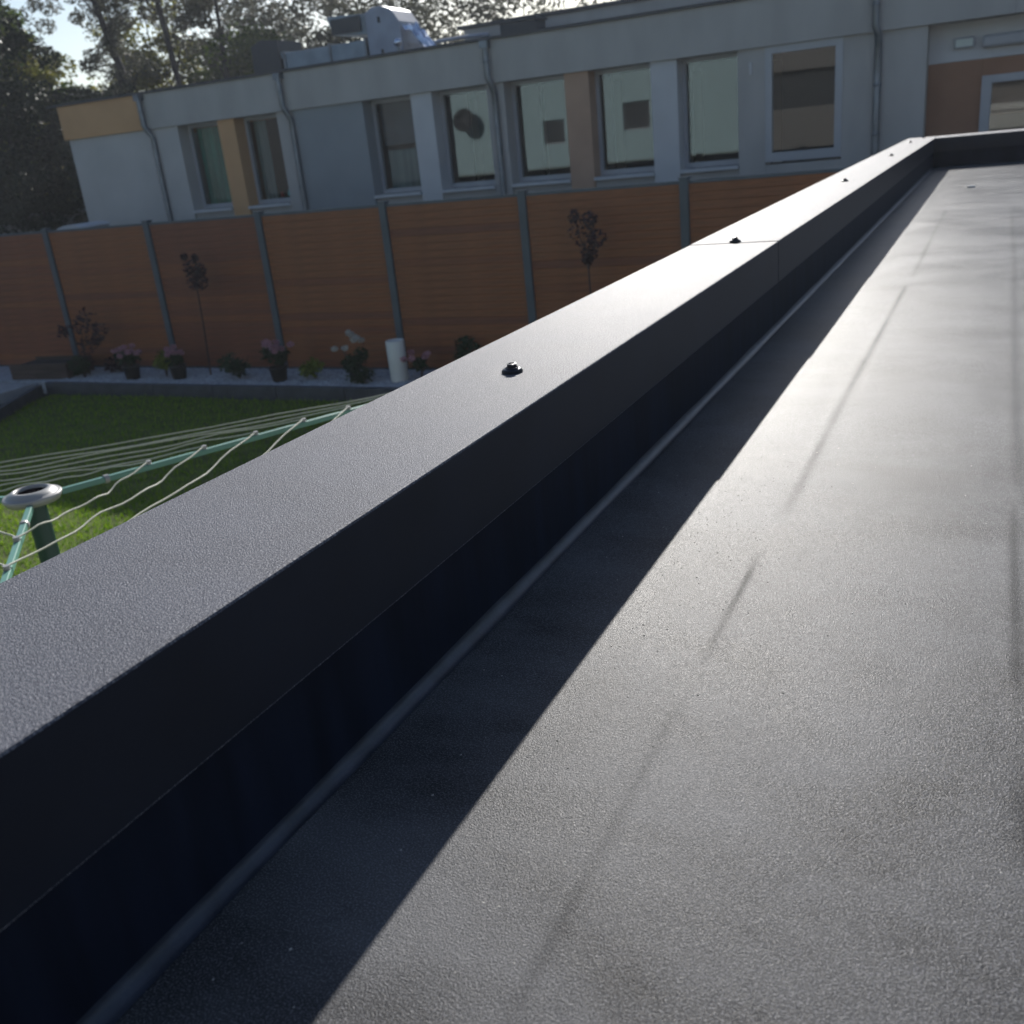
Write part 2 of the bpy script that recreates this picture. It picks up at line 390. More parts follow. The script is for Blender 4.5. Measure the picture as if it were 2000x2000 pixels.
# outer walls
q = MB(); q.box(-.712, -.512, -2.2, 9.18, G, TOP - .012); part('wall', q, m_render, gar)
q = MB(); q.box(-.509, 3.0, 8.78, 9.18, G, TOP - .012); part('wall', q, m_render, gar)
q = MB(); q.box(2.8, 3.0, -2.2, 8.777, G, TOP - .012); part('wall', q, m_render, gar)
q = MB(); q.box(-.509, 2.797, -2.2, -2.0, G, TOP - .012); part('wall', q, m_render, gar)
def coping(y0, y1, mi=False, lift=0.0):
    """folded sheet: outer face with drip, top, inner face with drip"""
    z = TOP + lift; th = .0012; lip = .012
    prof = [(XO - .008, FACE), (XO, FACE + .010), (XO, z - .0025), (XO + .0025, z), (XI - .0028, z), (XI - .0008, z - .0008), (XI, z - .0028), (XI, FACE + .002), (XI - .001, FACE), (XI - .003, FACE),
            (XI - .003, FACE + .012), (XI - .003, z - .006), (XO + .003, z - .006), (XO + .003, FACE + .012), (XO - .006, FACE)]
    q = MB(); q.prism(prof, y0, y1)
    return q
def coping_parts(y0, y1, lift=0.0):
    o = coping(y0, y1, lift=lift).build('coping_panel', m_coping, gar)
    o.data.materials.append(m_face_shade)
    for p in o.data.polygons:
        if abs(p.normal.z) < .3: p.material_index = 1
    return o
coping_parts(-2.2, 2.567, 0)
coping_parts(2.572, 6.707, .0012)
coping_parts(6.712, 9.2, 0)
q = MB(); q.box(XI + .0005, 3.0, YE, YE2, TOP - .006, TOP); o = part('coping_panel', q, m_coping, gar, bevel=.002)
q = MB(); q.box(XI + .0005, 3.0, YE - .002, YE + .001, FACE, TOP - .0065); part('coping_face', q, m_face_shade, gar)
q = MB(); q.box(2.78, 3.01, -2.2, YE - .003, TOP - .006, TOP); part('coping_panel', q, m_coping, gar)
q = MB(); q.box(2.777, 2.7795, -2.2, YE - .003, FACE, TOP - .002); part('coping_face', q, m_face_shade, gar)
# membrane turned up the walls
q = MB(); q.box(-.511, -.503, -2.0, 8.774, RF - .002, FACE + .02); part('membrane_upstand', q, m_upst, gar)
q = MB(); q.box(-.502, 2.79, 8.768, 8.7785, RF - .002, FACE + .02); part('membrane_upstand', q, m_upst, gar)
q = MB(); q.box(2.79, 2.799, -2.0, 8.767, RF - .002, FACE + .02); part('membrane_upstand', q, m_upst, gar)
# welded bead along the foot of the parapet
q = MB(); v = []; n_ = 8; ys = [-2.0 + .05 * i for i in range(216)]
ys = [y for y in ys if y < 8.76]
for y in ys:
    r_ = .0125 + .0008 * math.sin(y * 9.1) + .0005 * math.sin(y * 23)
    for j in range(n_ + 1):
        t = math.pi / 2 * j / n_
        v.append((-.5028 + r_ * (1 - math.cos(t)), y, RF + .0026 + r_ * (1 - math.sin(t))))
q.add(v, [(i * (n_ + 1) + j, i * (n_ + 1) + j + 1, (i + 1) * (n_ + 1) + j + 1, (i + 1) * (n_ + 1) + j) for i in range(len(ys) - 1) for j in range(n_)], True)
part('weld_seam', q, m_weld, gar)

# roof membrane: strips laid across, each lapping the next, with shallow wrinkles along the roof
def ridge(x, y, x0, wd, ya, yb, soft=.12):
    if y < ya - soft or y > yb + soft: return 0
    e = min(1, max(0, (y - ya + soft) / soft)) * min(1, max(0, (yb + soft - y) / soft))
    return e * math.exp(-((x - x0) / wd) ** 2)
def hgt(x, y):
    h = .00018 * math.sin(x * 3.1 + 1.7 * math.sin(y * .9)) * math.sin(y * 1.35 + .6)
    h += .00005 * math.sin(x * 11 + y * 2.0) * math.sin(y * 4.1)
    wob = -.245 + .004 * math.sin(y * 2.3)
    for ya, yb, a in ((.86, 1.10, .0002), (1.28, 2.9, .0002)):
        h += a * ridge(x, y, wob, .011, ya, yb)
    wob = .045 + .006 * math.sin(y * 1.7)
    for ya, yb, a in ((.88, 1.25, .0004), (1.4, 5.2, .0002)):
        h += a * ridge(x, y, wob, .014, ya, yb)
    return h
xs = [-.5005 + .0075 * i for i in range(82)]
while xs[-1] < 2.75: xs.append(xs[-1] + .09)
xs[-1] = 2.789
lap = [-2.0, 1.40, 2.22, 3.35, 4.66, 6.05, 7.4, 8.767]
for a, e in zip(lap[:-1], lap[1:]):
    st = .016 if e < 2.5 else .03 if e < 5 else .06
    n_ = max(4, int((e - a) / st)); yy = [a + .003 + (e - a - .006) * i / n_ for i in range(n_ + 1)] 
    q = MB(); v = []
    q.noflip = False
    for y in yy:
        for x in xs:
            fall = .0024 * (y - a) / (e - a)
            v.append((x, y, RF + fall + hgt(x, y)))
    W = len(xs)
    q.add(v, [(j * W + i, j * W + i + 1, (j + 1) * W + i + 1, (j + 1) * W + i) for j in range(n_) for i in range(W - 1)], True)
    # the lapping edge
    ev = [(x, yy[-1], RF + .0024 + hgt(x, yy[-1])) for x in xs] + [(x, yy[-1] + .0004, RF - .002) for x in xs]
    q.add(ev, [(i, i + 1, W + i + 1, W + i) for i in range(W - 1)])
    o = part('membrane_sheet', q, m_memb, gar)
q = MB(); q.box(-.508, 2.796, -2.0, 8.77, RF - .10, RF - .012); part('roof_deck', q, m_dark, gar)

def lapfrac(y):
    for a, e in zip(lap[:-1], lap[1:]):
        if a <= y < e: return (y - a) / (e - a)
    return 1
# grit lying on the roof
def grit(name, n, m, label, f, s0, s1):
    q = MB(); q.noflip = True
    for i in range(n):
        x, y = f(); s = rnd.uniform(s0, s1)
        z = RF + hgt(x, y) + 0.0024 * lapfrac(y)
        q.add([(x + s, y, z), (x, y + s * 1.2, z), (x - s * .9, y, z), (x, y - s, z), (x + s * .2, y, z + s * .5), (x, y, z - s * 3)],
              [(0, 1, 4), (1, 2, 4), (2, 3, 4), (3, 0, 4), (1, 0, 5), (2, 1, 5), (3, 2, 5), (0, 3, 5)])
    return tag(q.build(name, m), label, 'grit', kind='stuff')
grit('roof_grit', 320, m_grit_d, 'dark grit scattered on the roof beside the shadow edge', lambda: (rnd.gauss(-.32, .06) if rnd.random() < .85 else rnd.uniform(-.45, .1), max(.45, rnd.gauss(1.15, .22)) if rnd.random() < .8 else rnd.uniform(.45, 4)), .0006, .0014)
grit('pale_roof_grit', 300, m_grit_l, 'pale specks of grit scattered over the dark roof', lambda: (rnd.uniform(-.46, .12), rnd.uniform(.32, 1.6) if rnd.random() < .7 else rnd.uniform(1.6, 7)), .0005, .0015)
# one white pebble near the far end and a few crumbs
for i, (x, y, s) in enumerate([(-.165, 6.62, .022)]):
    q = MB(); q.lathe([(s, -.004), (s * 1.05, s * .12), (s * .8, s * .25), (s * .2, s * .32), (0, s * .32)], 14)
    tag(q.build('pebble', m_render, loc=(x, y, RF + .006)), 'small white lump lying on the sunlit roof near the far corner', 'pebble')

# coping screws
def screw(x, y, rz, tilt, z):
    q = MB(); q.lathe([(0, 0), (.0135, 0), (.0150, .0016), (.0148, .0036), (.0125, .0046), (.0, .0047)], 28)
    w_ = q.build('screw_washer', m_rubber, gar, (x, y, z)); w_.rotation_euler = (tilt, tilt * .5, rz)
    q = MB(); q.lathe([(.0, .0044), (.0142, .0040), (.0128, .0058), (.009, .0066), (0, .0067)], 28); q.build('metal_disc', m_screw, w_)
    q = MB(); q.lathe([(.0, .006), (.0096, .0062), (.0096, .0076), (.0082, .0082)], 24)
    q.lathe([(.0074, .0078), (.0076, .0122), (.0068, .0132), (.0050, .0134), (.0042, .0122), (0, .0121)], 6, smooth=False)
    q.build('hex_head', m_screw, w_)
    return w_
for i, (x, y) in enumerate([(-.597, 1.198), (-.611, 2.585), (-.606, 4.567), (-.60, 6.47), (-.64, 8.30), (-.60, 9.02), (-.60, -.2)]):
    screw(x, y, i * .7, .05 - .03 * (i % 3), TOP + (.0012 if 2.57 < y < 6.7 else 0) - .0005)

# ------------------------------------------------------------------ building opposite
BY = 13.3
bld = thing('apartment_block', 'long grey rendered building with orange panels and tall windows behind the fence', 'building', (0, BY, 0))
def bx(name, m, x0, x1, y0, y1, z0, z1, parent=bld, label=None, bevel=0):
    q = MB(); q.box(x0, x1, y0, y1, z0, z1); o = q.build(name, m, parent, bevel=bevel)
    if label: o['label'] = label
    return o
BT = .775; RT = 1.335; SB = -.60
bx('parapet_band', m_orange, -14.93, -13.03, -.05, .35, BT, RT - .02, label='orange end of the roof band')
bx('parapet_band', m_grey, -13.028, -.0, -.05, .35, BT, RT - .02)
bx('parapet_band', m_grey, .002, 8.0, -.05, .35, BT, RT - .02)
bx('roof_edge', m_trim, -15.15, -4.0, -.09, .40, RT - .018, RT + .02)
bx('roof_edge', m_trim, -3.998, 8.05, -.09, .40, RT - .018, RT + .02)
bx('roof', m_bit, -14.9, 8.0, .41, 9.0, 1.0, 1.28)
bx('end_wall', m_orange, -14.9, -14.75, .352, 9.0, BT, 1.30)
bx('end_wall', m_lgrey, -14.85, -14.7, .36, 9.0, G, BT - .003)
# walls between the openings
cols = [(-14.87, -12.35, m_lgrey), (-11.49, -11.15, m_orange), (-10.29, -9.98, m_grey), (-9.978, -8.68, m_blue), (-7.84, -7.49, m_white), (-6.60, -6.33, m_grey),
        (-5.42, -5.07, m_beige), (-4.21, -3.86, m_white), (-3.08, -2.74, m_grey), (-1.82, -.89, m_grey)]
for x0, x1, m in cols:
    bx('wall_pillar' if x1 - x0 < .5 else 'wall', m, x0, x1, 0, .35, G, BT - .002)
ops = [(-12.35, -11.49), (-11.15, -10.29), (-8.68, -7.84), (-7.49, -6.60), (-6.33, -5.42), (-5.07, -4.21), (-3.86, -3.08)]
for x0, x1 in ops:
    bx('wall', m_grey, x0 + .002, x1 - .002, .04, .35, G, SB - .02)
bx('wall', m_grey, -2.738, -1.822, .004, .35, G, -.60)
bx('back_wall', m_grey, -14.69, 8, 8.8, 9.0, G, 1.0)
bx('floor_slab', m_room, -14.69, 8, 1.9, 8.79, -1.3, -1.2)
def window(x0, x1, z0=SB, z1=BT - .003, yd=.28, fr=.055, fm=m_frame, content=()):
    """frame > pane, sill, blinds"""
    q = MB()
    q.box(x0, x0 + fr, yd - .03, yd + .04, z0 + .03, z1); q.box(x1 - fr, x1, yd - .03, yd + .04, z0 + .03, z1)
    q.box(x0 + fr, x1 - fr, yd - .03, yd + .04, z1 - fr, z1); q.box(x0 + fr, x1 - fr, yd - .03, yd + .04, z0 + .03, z0 + .03 + fr * 1.3)
    f = q.build('window', fm, bld)
    def sub(name, m, *a, label=None):
        o = MB().box(*a).build(name, m, f)
        if label: o['label'] = label
        return o
    sub('pane', m_glass, x0 + fr, x1 - fr, yd, yd + .006, z0 + .03 + fr * 1.3, z1 - fr)
    if yd > .1:
        sub('sill', m_white, x0 + .004, x1 - .004, -.035, yd - .031, z0 - .018, z0 + .024)
    # the room behind
    r = MB(); r.box(x0 - .1, x1 + .1, 1.6, 1.65, z0 - .2, z1); r.build('room_wall', m_room, f)
    for c in content: sub(*c)
    return f
def wavy(name, m, f, x0, x1, y, z0, z1):
    n = 28; q = MB(); v = []
    for i in range(n + 1):
        x = x0 + (x1 - x0) * i / n
        for z in (z0, z1): v.append((x, y + .02 * math.sin(i * 1.25), z))
    q.add(v, [(2 * i, 2 * i + 2, 2 * i + 3, 2 * i + 1) for i in range(n)], True)
    return q.build(name, m, f)
w1 = window(*ops[0], fr=.05); wavy('curtain', m_curt, w1, ops[0][0] + .05, ops[0][1] - .05, .40, SB, BT - .06)
w2 = window(*ops[1], fr=.05); wavy('curtain', m_curt2, w2, ops[1][0] + .05, ops[1][0] + .30, .42, SB, BT - .06)
for i, (x, m, r_) in enumerate([(-10.72, m_red, .03), (-10.55, m_teal, .045), (-10.45, m_yel, .04)]):
    q = MB(); q.lathe([(0, 0), (r_, .01), (r_ * 1.1, r_), (r_ * .7, r_ * 1.8), (r_ * .75, r_ * 2.3), (0, r_ * 2.9)], 12, c=(x, .37, SB + .11)); q.build('toy', m, w2)
window(*ops[2], fr=.05, content=[('blind', m_gblind, -8.6, -7.86, .36, .365, .12, .74), ('blind', m_curt2, -8.6, -7.86, .42, .425, -.56, .05)])
for i in (3, 4, 5, 6): window(*ops[i], fr=.05)
window(-2.74, -1.82, -.60, BT - .003, .02, fr=.085)
# recess at the right
bx('lamp_panel', m_white, -.888, 8.0, .30, .5, .36, BT - .002)
bx('recess_wall', m_brown, -.888, -.30, .305, .5, G, .358)
bx('recess_wall', m_brown, 1.2, 8.0, .305, .5, G, .358)
bx('recess_wall', m_brown, -.298, 1.198, .305, .5, .175, .357)
q = MB(); q.box(-.298, -.19, .27, .36, G, .173); q.box(1.09, 1.198, .27, .36, G, .173); q.box(-.188, 1.088, .27, .36, .09, .173); q.box(-.188, 1.088, .28, .35, -1.4, -1.3)
dr = q.build('door', m_frame, bld)
MB().box(-.188, 1.088, .31, .316, -1.3, .088).build('pane', m_glass, dr)
MB().box(-.188, 1.088, .8, .82, -.28, .088).build('blind', m_brown, dr)
q = MB(); q.box(-.62, -.40, .24, .299, .49, .61); lp = q.build('box_lamp', m_frame, bld, bevel=.015)
MB().box(-.60, -.42, .235, .2395, .51, .59).build('lamp_cover', m_blind, lp)
q = MB(); q.box(-.32, 1.1, .19, .299, .47, .60); ll = q.build('strip_lamp', m_frame, bld, bevel=.03)
# downpipes
def downpipe(x, xl):
    q = MB(); q.tube([(x, -.12, 1.30), (x, -.12, BT + .06), (x + .03, -.10, BT - .02), (xl, -.04, BT - .14), (xl, -.045, .3), (xl, -.045, G + .02)], .042, 10, smooth=True)
    p = q.build('downpipe', m_zinc, bld)
    q = MB(); q.box(x - .06, x + .06, -.17, -.052, 1.22, 1.31); q.build('pipe_hopper', m_zinc, p)
    for z in (1.05, .2, -.35):
        q = MB(); xx, yy = (x, -.12) if z > .8 else (xl, -.045); q.lathe([(.043, -.014), (.049, -.014), (.049, .014), (.043, .014)], 12, c=(xx, yy, z)); q.build('pipe_clamp', m_zinc, p)
downpipe(-12.95, -12.88); downpipe(-10.05, -9.99); downpipe(-6.50, -6.46); downpipe(-1.45, -1.42)
# plaster fan vents etc. on the facade
bx('wall_box', m_white, -2.93, -2.90, -.03, -.001, .48, .62)

# higher block at the back
tier = thing('roof_storey', 'low grey set-back storey on the flat roof at the upper right', 'roof storey', (0, 16, 0))
MB().box(-8.25, 7.5, 0, 4, 1.285, 1.80).build('wall', m_grey, tier)
MB().box(-8.35, 7.6, -.05, 4.05, 1.803, 1.86).build('roof_edge', m_trim, tier)
# things on that roof
ZR = 1.283
du = thing('ventilation_duct', 'long blue grey duct lying on the roof left of the pale fan unit', 'duct', (0, 16, ZR))
q = MB()
q.box(-11.75, -10.75, -.3, .3, .12, .58); q.build('duct_section', m_duct, du, bevel=.01)
q = MB(); q.box(-10.742, -9.98, -.3, .3, .12, .58); q.build('duct_section', m_duct, du, bevel=.01)
for x in (-11.74, -10.75, -10.0):
    q = MB(); q.box(x - .02, x + .02, -.33, .33, .10, .61); q.build('duct_flange', m_zinc, du)
for x in (-11.4, -10.3):
    q = MB(); q.box(x - .05, x + .05, -.25, .25, 0, .118); q.build('foot', m_dark, du)
rb = thing('roof_box', 'dark low box on the roof at the left end of the duct', 'roof unit', (0, 16, ZR))
q = MB(); q.prism([(-12.45, 0), (-11.80, 0), (-11.83, .80), (-12.2, .84), (-12.42, .75)], -.35, .35); q.build('casing', m_dark, rb)
q = MB(); q.box(-12.9, -12.48, -.5, .2, 0, .30); q.build('base', m_dark, rb)
q = MB(); q.box(-11.84, -11.78, -.3, .3, .5, .6); q.build('collar', m_duct, rb)
fu = thing('fan_unit', 'pale rounded fan housing with dark square inlet on the roof', 'fan unit', (0, 16, ZR))
prof = [(-9.96, 0), (-9.30, 0), (-9.26, .45), (-9.30, .78), (-9.44, .98), (-9.62, 1.05), (-9.80, 1.05), (-9.96, .98)]
q = MB(); q.prism(prof, -.3, .4); q.build('housing', m_ductl, fu, bevel=.02)
q = MB(); q.add([(-10.62, -.32, .72), (-9.97, -.28, .66), (-9.97, -.28, .98), (-10.72, -.32, 1.02), (-10.62, .38, .72), (-9.97, .38, .66), (-9.97, .38, .98), (-10.72, .38, 1.02)],
    [(0, 1, 2, 3), (4, 7, 6, 5), (0, 4, 5, 1), (1, 5, 6, 2), (2, 6, 7, 3), (3, 7, 4, 0)]); q.build('inlet_hood', m_duct, fu)
q = MB(); q.box(-10.64, -10.04, -.345, -.322, .72, .96); q.build('inlet', m_dark, fu)
for z in (.30, .80): MB().box(-9.70, -9.66, -.32, -.301, z, z + .09).build('latch', m_dark, fu)
ff = thing('foil_cover', 'crumpled silver foil cover slumped beside the pale fan unit', 'foil', (-9.0, 15.9, ZR))
q = MB(); v = []; n = 9
for j in range(n):
    for i in range(n):
        a, b_ = i / (n - 1), j / (n - 1)
        v.append((-.2 + .55 * a + rnd.gauss(0, .012), -.25 + .5 * b_ + rnd.gauss(0, .02), max(.05, .72 * (1 - a) ** .8 + rnd.gauss(0, .03))))
q.add(v, [(j * n + i, j * n + i + 1, (j + 1) * n + i + 1, (j + 1) * n + i) for j in range(n - 1) for i in range(n - 1)])
q.build('foil_sheet', m_foil, ff)
q = MB(); q.lathe([(0, -.07), (.04, -.06), (.065, -.03), (.07, 0), (.065, .03), (.04, .06), (0, .07)], 16, c=(-.27, -.36, .44)); q.build('round_cap', m_foil, ff)
q = MB(); q.tube([(-.27, -.36, 0), (-.27, -.36, .38)], .03, 8); q.build('cap_stem', m_zinc, ff)
rp = thing('roof_pipe', 'thin pale pipe lying low on the roof right of the foil', 'pipe', (-8.6, 15.6, ZR))
q = MB(); q.tube([(0, 0, .36), (.5, 0, .37), (1.0, 0, .35)], .03, 8); q.build('pipe_run', m_ductl, rp)
for x in (.1, .6, .95): MB().tube([(x, 0, 0), (x, 0, .33)], .02, 6).build('bracket', m_zinc, rp)
gu = thing('roof_hatch', 'low dark hatch box on the roof in front of the set-back storey', 'roof hatch', (-6.9, 15.4, ZR))
MB().box(-.3, .3, -.2, .2, 0, .42).build('frame', m_dark, gu); MB().box(-.33, .33, -.23, .23, .423, .46).build('lid', m_trim, gu)

# ------------------------------------------------------------------ houses and one added dark block behind the camera (seen mirrored in the window panes)
hs = thing('white_house', 'white rendered house behind the viewer that shows in the window reflections', 'house', (0, -7, 0))
for args in [(-19.0, -14.85, G, 3.2), (-14.05, -11.85, G, 3.2), (-10.9, -7.6, G, 3.2)]:
    MB().box(args[0], args[1], -.3, 0, args[2], args[3]).build('wall', m_house, hs)
for x0, x1, za, zb in [(-14.848, -14.052, -.25, .55), (-11.848, -10.902, -.05, .85)]:
    MB().box(x0, x1, -.3, -.002, G, za).build('wall', m_house, hs); MB().box(x0, x1, -.3, -.002, zb, 3.2).build('wall', m_house, hs)
    f = MB().box(x0, x0 + .05, -.2, -.1, za, zb).box(x1 - .05, x1, -.2, -.1, za, zb).box(x0 + .05, x1 - .05, -.2, -.1, za, za + .05).box(x0 + .05, x1 - .05, -.2, -.1, zb - .05, zb).build('window', m_frame, hs)
    MB().box(x0 + .05, x1 - .05, -.16, -.15, za + .05, zb - .05).build('pane', m_dark, f)
MB().box(-19.2, -7.5, -8, .25, 3.2, 3.5).build('roof', m_tile, hs)
MB().box(-19.0, -7.6, .002, .05, G, -1.0).build('wall_foot_shade', m_curt2, hs)  # darker strip: shade on the foot of the wall put into colour
dsh = MB(); dsh.lathe([(0, 0), (.15, .01), (.30, .06), (.40, .12), (.41, .12), (.30, .045), (0, -.015)], 24)
dd = thing('satellite_dish', 'grey satellite dish on the white house wall behind the viewer', 'satellite dish', (-17.75, -6.6, .85))
o = dsh.build('dish', m_dark, dd); o.rotation_euler = (R(-75), R(20), 0)
MB().tube([(0, -.02, 0), (0, -.38, -.1)], .03, 8).build('arm', m_dark, dd)
h3 = thing('dark_reflection_block', 'added dark block behind the viewer that darkens the left window reflections', 'house', (0, -9, 0))  # added unseen block, darkens what the left panes mirror
MB().box(-48, -19.3, -.3, 0, G, 2.6).build('wall', m_dark, h3); MB().box(-48.2, -19.25, -7, .3, 2.603, 4.6).build('roof', m_tile, h3)
h2 = thing('grey_house', 'darker grey house wall behind the viewer with a wide dark window', 'house', (0, -7.5, 0))
MB().box(-7.55, 9, -.3, 0, G, .1).build('wall', m_houseg, h2); MB().box(-7.55, 9, -.3, 0, 1.2, 3.3).build('wall', m_houseg, h2)
MB().box(-7.55, 9, -.28, -.2, .102, 1.198).build('window', m_dark, h2); MB().box(-7.6, 9.1, -8, .3, 3.303, 3.5).build('roof', m_tile, h2)

# ------------------------------------------------------------------ rotary clothes dryer
H = Vector((-2.652, 1.9, -.878))
ry = thing('rotary_dryer', 'green rotary clothes dryer with white lines standing on the lawn', 'clothes dryer', (H.x, H.y, G))
hz = H.z - G
q = MB(); q.tube([(0, 0, 0), (.0, 0, hz - .02)], .032, 16); q.build('pole', m_dgreen, ry)
q = MB(); q.tube([(0, 0, .0), (0, 0, .7)], .037, 16); q.build('ground_socket', m_dgreen, ry)
q = MB(); q.lathe([(.0, -.022), (.078, -.022), (.084, -.012), (.088, -.002), (.084, .003), (.076, .001), (.072, .008), (.056, .017), (.050, .018), (.046, .010), (.0455, -.012), (0, -.012)], 40, c=(0, 0, hz)); q.build('hub', m_plast, ry)
q = MB(); q.lathe([(.0, .0), (.0450, .0), (.0450, .011), (0, .011)], 24, c=(0, 0, hz - .004)); q.build('hub_hole_shade', mat('matt_black', (.004, .004, .005), 1.0, spec=0), ry)  # black disc: shade inside the hub's hole put into colour
def perp(d): 
    s_ = d.cross(Vector((0, 0, 1))).normalized(); return s_, s_.cross(d).normalized()
angs = [(69.2, -1.2, 1.72), (-46, -2, 1.72), (190, -1, 1.72)]
hub_l = Vector((0, 0, hz))
dirs = []
for ph, e, Ln in angs:
    a, b_ = R(ph), R(e); d = Vector((math.cos(b_) * math.cos(a), math.cos(b_) * math.sin(a), math.sin(b_))); dirs.append((d, Ln))
    s_, u_ = perp(d)
    q = MB(); w_, h_ = .0095, .0095; off = Vector((0, 0, -.015))
    ps = []
    for t in (.085, Ln):
        for (i, j) in ((-1, -1), (1, -1), (1, 1), (-1, 1)): ps.append(hub_l + off + d * t + s_ * (w_ * i) + u_ * (h_ * j))
    q.add(ps, [(0, 1, 5, 4), (1, 2, 6, 5), (2, 3, 7, 6), (3, 0, 4, 7), (3, 2, 1, 0), (4, 5, 6, 7)])
    arm = q.build('arm', m_lgreen, ry, bevel=.003)
    q = MB(); c_ = hub_l + off
    q = MB(); q.tube([c_ + d * .225, c_ + d * .240], .0145, 10); q.build('collar', m_plast, arm)
    for k in range(7):
        t = .38 + .2036 * k
        if t > Ln: break
        q = MB(); p = c_ + d * t + u_ * .0098
        q.tube([p, p + u_ * .012], .009, 10); q.build('line_eyelet', m_plast, arm)
def line(k, i, j):
    t = .38 + .2036 * k
    a = hub_l + dirs[i][0] * t + Vector((0, 0, .004)); b_ = hub_l + dirs[j][0] * t + Vector((0, 0, .004))
    n = 22; sag = .008 + .006 * k + rnd.uniform(0, .01); pts = []
    k1_, k2_ = rnd.uniform(.2, .45), rnd.uniform(.55, .85)
    for m_ in range(n + 1):
        u = m_ / n; p = a.lerp(b_, u)
        p.z -= 4 * sag * u * (1 - u) + .010 * math.exp(-((u - k1_) / .07) ** 2) - .008 * math.exp(-((u - k2_) / .08) ** 2)
        p.z += .002 * math.sin(u * 31 + k * 2 + i) * min(1, u * 8, (1 - u) * 8)
        p += Vector((math.sin(u * 17 + k), math.cos(u * 13 + k), 0)) * .005 * min(1, u * 6, (1 - u) * 6)
        pts.append(p)
    q = MB(); q.tube(pts, .0028, 6); q.build('washing_line', m_rope, ry)
for k in range(7):
    for i, j in ((0, 1), (2, 0), (1, 2)): line(k, i, j)

# ------------------------------------------------------------------ plants
def leaf_cloud(q, c, rad, n, size, squash=1.0, shell=.35, aspect=.5):
    for i in range(n):
        while True:
            p = Vector((rnd.uniform(-1, 1), rnd.uniform(-1, 1), rnd.uniform(-1, 1)))
            l = p.length
            if l < 1 and rnd.random() < shell + (1 - shell) * l: break
        p = Vector((c[0] + p.x * rad, c[1] + p.y * rad, c[2] + p.z * rad * squash))
        s = size * rnd.uniform(.6, 1.3)
        a = Vector((rnd.gauss(0, 1), rnd.gauss(0, 1), rnd.gauss(0, .6))).normalized(); b_ = a.cross(Vector((rnd.gauss(0, 1), rnd.gauss(0, 1), rnd.gauss(0, 1)))).normalized()
        a *= s; b_ *= s * aspect
        k = len(q.v)
        q.v += [tuple(p - a), tuple(p + b_), tuple(p + a), tuple(p - b_)]; q.f.append((k, k + 1, k + 2, k + 3)); q.sm.append(False)
def plant(name, label, cat, x, y, r, h, lm, n=260, size=.035, flowers=None, fn=0, pot=False, group=None, stems=5):
    t = thing(name, label, cat, (x, y, BED), group=group)
    z = 0
    if pot:
        q = MB(); q.lathe([(.0, 0), (.085, 0), (.11, .16), (.118, .165), (.118, .185), (.10, .185), (.095, .16), (0, .16)], 20); q.build('pot', m_rubber, t); z = .12
    q = MB()
    for i in range(stems):
        a = rnd.uniform(0, 6.28); q.tube([(0, 0, z), (r * .3 * math.cos(a), r * .3 * math.sin(a), z + h * .45), (r * .7 * math.cos(a), r * .7 * math.sin(a), z + h * .85)], [.007, .005, .003], 5)
    q.build('stem', m_bark2, t)
    q = MB(); q.noflip = True
    for i in range(7):
        a = rnd.uniform(0, 6.28); rr_ = rnd.uniform(.1, .6) * r
        leaf_cloud(q, (rr_ * math.cos(a), rr_ * math.sin(a), z + h * rnd.uniform(.35, .75)), r * .5, n // 7, size, .8)
    q.build('foliage', lm, t)
    for i in range(fn):
        a = rnd.uniform(0, 6.28); rr_ = r * rnd.uniform(.35, 1.1); a = i * 2.4 + rnd.uniform(-.3, .3); q = MB(); q.noflip = True
        leaf_cloud(q, (rr_ * math.cos(a), rr_ * math.sin(a) - .03, z + h * rnd.uniform(.75, 1.1)), .040, 60, .016, .8, aspect=.8); q.build('flower_head', flowers, t)
    return t
plant('bush', 'dark teal green bush beside the left fence post below the red shrub', 'bush', -11.30, 9.40, .20, .34, m_bush, 320)
plant('hydrangea', 'pink flowering plant in a black pot left of the yellow green one', 'flowering plant', -10.33, 9.35, .19, .30, m_bush, 200, flowers=m_pink, fn=9, pot=True)
plant('shrub', 'yellow green shrub at the foot of the second fence post', 'shrub', -9.86, 9.48, .20, .36, m_bushy, 300)
plant('hydrangea', 'pink flowering plant in black pot right of the yellow green shrub', 'flowering plant', -9.55, 9.40, .15, .26, m_bush, 160, flowers=m_pink, fn=6, pot=True)
plant('bush', 'dark green rounded bush right of the thin sapling', 'bush', -8.57, 9.43, .24, .34, m_bush, 420)
plant('hydrangea', 'widest pink flowering plant at the foot of the third fence post', 'flowering plant', -7.86, 9.35, .21, .36, m_bush, 300, flowers=m_pink, fn=11, pot=True)
plant('shrub', 'low yellow green shrub between pink and white flowers', 'shrub', -7.42, 9.48, .19, .26, m_bushy, 240)
plant('rose_bush', 'bush with round white flowers left of the white cylinder', 'flowering plant', -6.82, 9.50, .21, .50, m_bush, 380, flowers=m_petal, fn=7)
plant('bush', 'low grey green bush in front of the white flowers', 'bush', -6.62, 9.30, .20, .18, m_bush, 240)
plant('hydrangea', 'small pink flowers just right of the white cylinder', 'flowering plant', -5.92, 9.50, .15, .30, m_bush, 160, flowers=m_pink, fn=5)
plant('bush', 'green bush against the fence right of the white cylinder', 'bush', -5.45, 9.75, .20, .50, m_bush, 360)
plant('dark_red_shrub', 'low dark red shrub at the fence between first and second posts', 'shrub', -10.9, 9.7, .26, .28, m_lred, 260)
